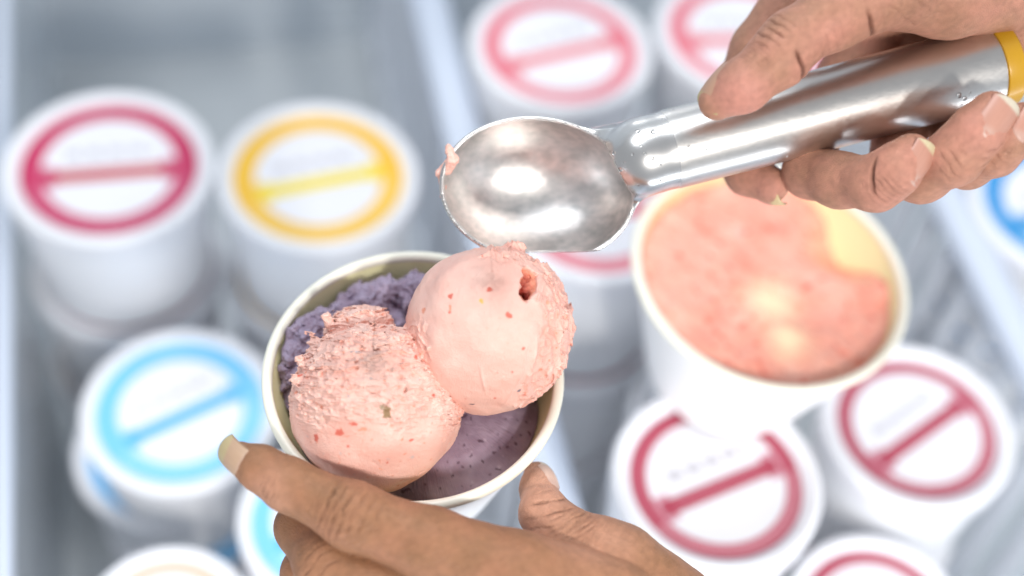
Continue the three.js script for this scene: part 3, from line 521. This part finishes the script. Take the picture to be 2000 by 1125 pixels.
{ // the hand that grips the scoop
  const fr = frame(at(1700, 120, 0.44)), T = fr.to;
  const thumb = [T(1400, 199, 0.412, 36), T(1450, 168, 0.409, 50), T(1520, 112, 0.409, 58), T(1545, 80, 0.410, 57), T(1630, 28, 0.412, 66), T(1740, -35, 0.418, 88)];
  const index = [T(1505, 361, 0.446, 36), T(1462, 338, 0.452, 42), T(1428, 285, 0.459, 44), T(1440, 180, 0.458, 48), T(1480, 95, 0.452, 50), T(1600, -80, 0.448, 60)];
  const middle = [T(1780, 302, 0.413, 41), T(1748, 333, 0.413, 49), T(1712, 358, 0.418, 52), T(1640, 352, 0.430, 52), T(1582, 335, 0.440, 50), T(1590, 250, 0.460, 54), T(1720, 40, 0.462, 62)];
  const ring = [T(1936, 222, 0.410, 44), T(1905, 260, 0.411, 51), T(1865, 305, 0.414, 54), T(1800, 342, 0.425, 52), T(1745, 338, 0.438, 50), T(1760, 240, 0.460, 54), T(1820, 60, 0.462, 62)];
  const little = [T(1996, 236, 0.413, 36), T(1974, 266, 0.414, 41), T(1945, 298, 0.418, 44), T(1890, 322, 0.430, 44), T(1870, 260, 0.456, 48), T(1930, 90, 0.460, 58)];
  const palm = [[T(1760, -20, 0.424, 78), T(1850, -22, 0.430, 92), T(1960, -40, 0.440, 100), T(2120, -110, 0.452, 150)], [T(1700, -40, 0.455, 90), T(1850, 20, 0.462, 95), T(2010, 80, 0.462, 95), T(2120, -60, 0.455, 140)]];
  const thumbUp = [-0.44, 0.36, 0.82];
  hand('hand', 'hand gripping the metal scoop with the thumb along its handle', fr, [thumb, index, middle, ring, little], palm, [
    { p: T(1508, 62, 0.404), n: unit(thumb[2], thumb[4]), r: 7.5, depth: 0.5, lines: 0.42, wave: 1.3 },
    { p: T(1560, 130, 0.405), n: unit(thumb[2], thumb[4]), r: 7, depth: 1.0, w: 0.35 },
    { p: T(1480, 105, 0.403), n: unit(thumb[1], thumb[3]), r: 6, depth: 0.22, lines: 0.9, s: 5 },
    { p: T(1700, 55, 0.41), n: [0.8, 0.5, 0], r: 9, depth: 0.7, w: 0.4 },
    { p: T(1640, 90, 0.405), n: [0.86, 0.4, 0], r: 8, depth: 0.2, lines: 0.45, s: 3 },
    { p: T(1688, 345, 0.408), n: unit(middle[3], middle[2]), r: 8, depth: 0.9, w: 0.3, wave: 0.4 },
    { p: T(1735, 385, 0.408), n: unit(middle[2], middle[1]), r: 8, depth: 0.25, lines: 0.6, s: 8 },
    { p: T(1860, 332, 0.404), n: unit(ring[3], ring[2]), r: 9, depth: 0.38, lines: 0.42, wave: 1.8, s: 2 },
    { p: T(1945, 312, 0.408), n: unit(little[3], little[2]), r: 7, depth: 0.3, lines: 0.5, s: 6 },
    { p: T(1800, 40, 0.41), n: [0.3, 0.95, 0], r: 14, depth: 0.25, lines: 0.22, s: 1, wave: 2 },
  ], [
    { p: T(1418, 183, 0.412), along: unit(T(1490, 125, 0.409), T(1405, 198, 0.412)), up: thumbUp, w: 9.6, l: 15, bend: 0.95, free: 0.80, curve: 0.03, bed: [0.48, 0.28, 0.19], edge: [0.50, 0.41, 0.20] },
    { p: T(1516, 366, 0.447), along: unit(T(1462, 338, 0.452), T(1505, 363, 0.446)), up: [-0.1, -0.85, 0.35], w: 8.5, l: 10, bend: 0.95, free: 0.72, edge: [0.62, 0.48, 0.26] },
    { p: T(1772, 310, 0.413), along: [0.65, 0.76, -0.05], up: [0.45, -0.40, 0.80], w: 10, l: 13, bend: 1.0, free: 0.84, curve: 0.012, edge: [0.58, 0.50, 0.32] },
    { p: T(1928, 234, 0.410), along: [0.63, 0.77, -0.05], up: [0.30, -0.25, 0.92], w: 11, l: 14, bend: 1.0, free: 0.86, curve: 0.012 },
    { p: T(1990, 244, 0.413), along: [0.6, 0.8, -0.05], up: [0.32, -0.25, 0.9], w: 8.8, l: 11, bend: 1.0, free: 0.86, curve: 0.012 },
  ], [-58, -50, -48], [62, 42, 46], 0.55, { base: [0.48, 0.245, 0.16], red: [0.55, 0.24, 0.18], tip: [0.64, 0.285, 0.225], dark: [0.13, 0.045, 0.025], blushAndLight: [[T(1450, 190, 0.405), 12, 0.8], [T(1790, 320, 0.408), 10, 0.5], [T(1930, 250, 0.405), 12, 0.5], [T(1500, 370, 0.44), 8, 0.6], [T(1600, 110, 0.405), 14, 0.35], [T(1730, 385, 0.408), 12, 0.4]] });
}
{ // the hand that holds the cup; skin tone darkened to stand in for shade
  const fr = frame(at(900, 1040, 0.42)), T = fr.to;
  const index = [T(468, 893, 0.409, 31), T(510, 915, 0.407, 42), T(560, 945, 0.405, 50), T(680, 1003, 0.402, 61), T(700, 1012, 0.402, 62), T(840, 1065, 0.401, 72), T(1010, 1128, 0.402, 88), T(1180, 1190, 0.406, 110)];
  const middle = [T(690, 985, 0.440, 44), T(610, 1000, 0.430, 48), T(592, 1030, 0.421, 52), T(640, 1105, 0.409, 62), T(830, 1185, 0.405, 75), T(1080, 1250, 0.408, 100)];
  const ring = [T(720, 1060, 0.450, 44), T(622, 1070, 0.438, 46), T(604, 1120, 0.428, 52), T(680, 1200, 0.418, 60), T(900, 1260, 0.412, 80)];
  const thumb = [T(1047, 926, 0.436, 24), T(1051, 955, 0.432, 33), T(1063, 1003, 0.424, 46), T(1100, 1040, 0.419, 52), T(1175, 1075, 0.415, 62), T(1215, 1098, 0.414, 70), T(1300, 1185, 0.418, 90)];
  const palm = [[T(1080, 1180, 0.410, 105), T(1260, 1230, 0.418, 130), T(1450, 1340, 0.425, 170)], [T(1120, 1120, 0.418, 60), T(1230, 1160, 0.42, 85)]];
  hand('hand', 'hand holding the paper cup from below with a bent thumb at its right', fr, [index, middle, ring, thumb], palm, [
    { p: T(675, 990, 0.392), n: unit(index[2], index[4]), r: 12, depth: 0.42, lines: 0.36, wave: 2.6 },
    { p: T(690, 1040, 0.392), n: [0.5, -0.85, 0.1], r: 8, depth: 0.2, lines: 0.5, wave: 2.6, s: 14 },
    { p: T(900, 1080, 0.392), n: [0.4, -0.9, 0], r: 26, depth: 0.07, lines: 0.5, wave: 3, s: 21 },
    { p: T(640, 1020, 0.395), n: unit(index[2], index[4]), r: 8, depth: 0.4, lines: 0.5, wave: 1.8, s: 4 },
    { p: T(530, 955, 0.40), n: unit(index[0], index[2]), r: 5, depth: 0.3, lines: 0.7, wave: 2, s: 9 },
    { p: T(610, 1100, 0.40), n: unit(middle[2], middle[3]), r: 9, depth: 0.4, lines: 0.35, wave: 2, s: 7 },
    { p: T(1075, 1003, 0.418), n: [0.25, -0.95, 0.1], r: 9, depth: 0.5, lines: 0.32, wave: 1.5 },
    { p: T(1120, 1015, 0.412), n: [0.5, -0.8, 0.1], r: 9, depth: 0.28, lines: 0.75, wave: 1.8, s: 2 },
    { p: T(1150, 1035, 0.41), n: [-0.7, 0.7, 0.1], r: 9, depth: 0.12, lines: 0.9, wave: 2, s: 3 },
    { p: T(1230, 1050, 0.405), n: [0.5, 0.85, 0.1], r: 11, depth: 0.1, lines: 0.6, wave: 2, s: 5 },
  ], [
    { p: T(468, 890, 0.409), along: unit(index[2], index[0]), up: [-0.62, 0.05, 0.72], w: 9.0, l: 12, bend: 1.0, free: 0.72, curve: 0.03, edge: [0.50, 0.40, 0.22], bed: [0.50, 0.33, 0.22] },
    { p: T(1055, 945, 0.434), along: unit(thumb[2], thumb[0]), up: [0.42, 0.14, 0.88], w: 8.2, l: 12.5, lift: 0.3, bend: 1.0, free: 0.84, curve: 0.03, bed: [0.70, 0.48, 0.38], edge: [0.80, 0.70, 0.55] },
  ], [-72, -48, -40], [78, 28, 34], 0.6, { base: [0.35, 0.172, 0.09], red: [0.41, 0.182, 0.108], tip: [0.62, 0.33, 0.225], dark: [0.10, 0.04, 0.02], blushAndLight: [[T(1030, 985, 0.42), 17, 0.95], [T(1055, 945, 0.43), 13, 0.9], [T(1150, 1040, 0.41), 22, 0.45], [T(530, 960, 0.40), 9, 0.4]] });  // pinker skin, and round the thumb a paler colour painted in as light
}

scene.traverse((o) => { if (o.isMesh) { o.castShadow = true; o.receiveShadow = true; } });
renderer.render(scene, camera);
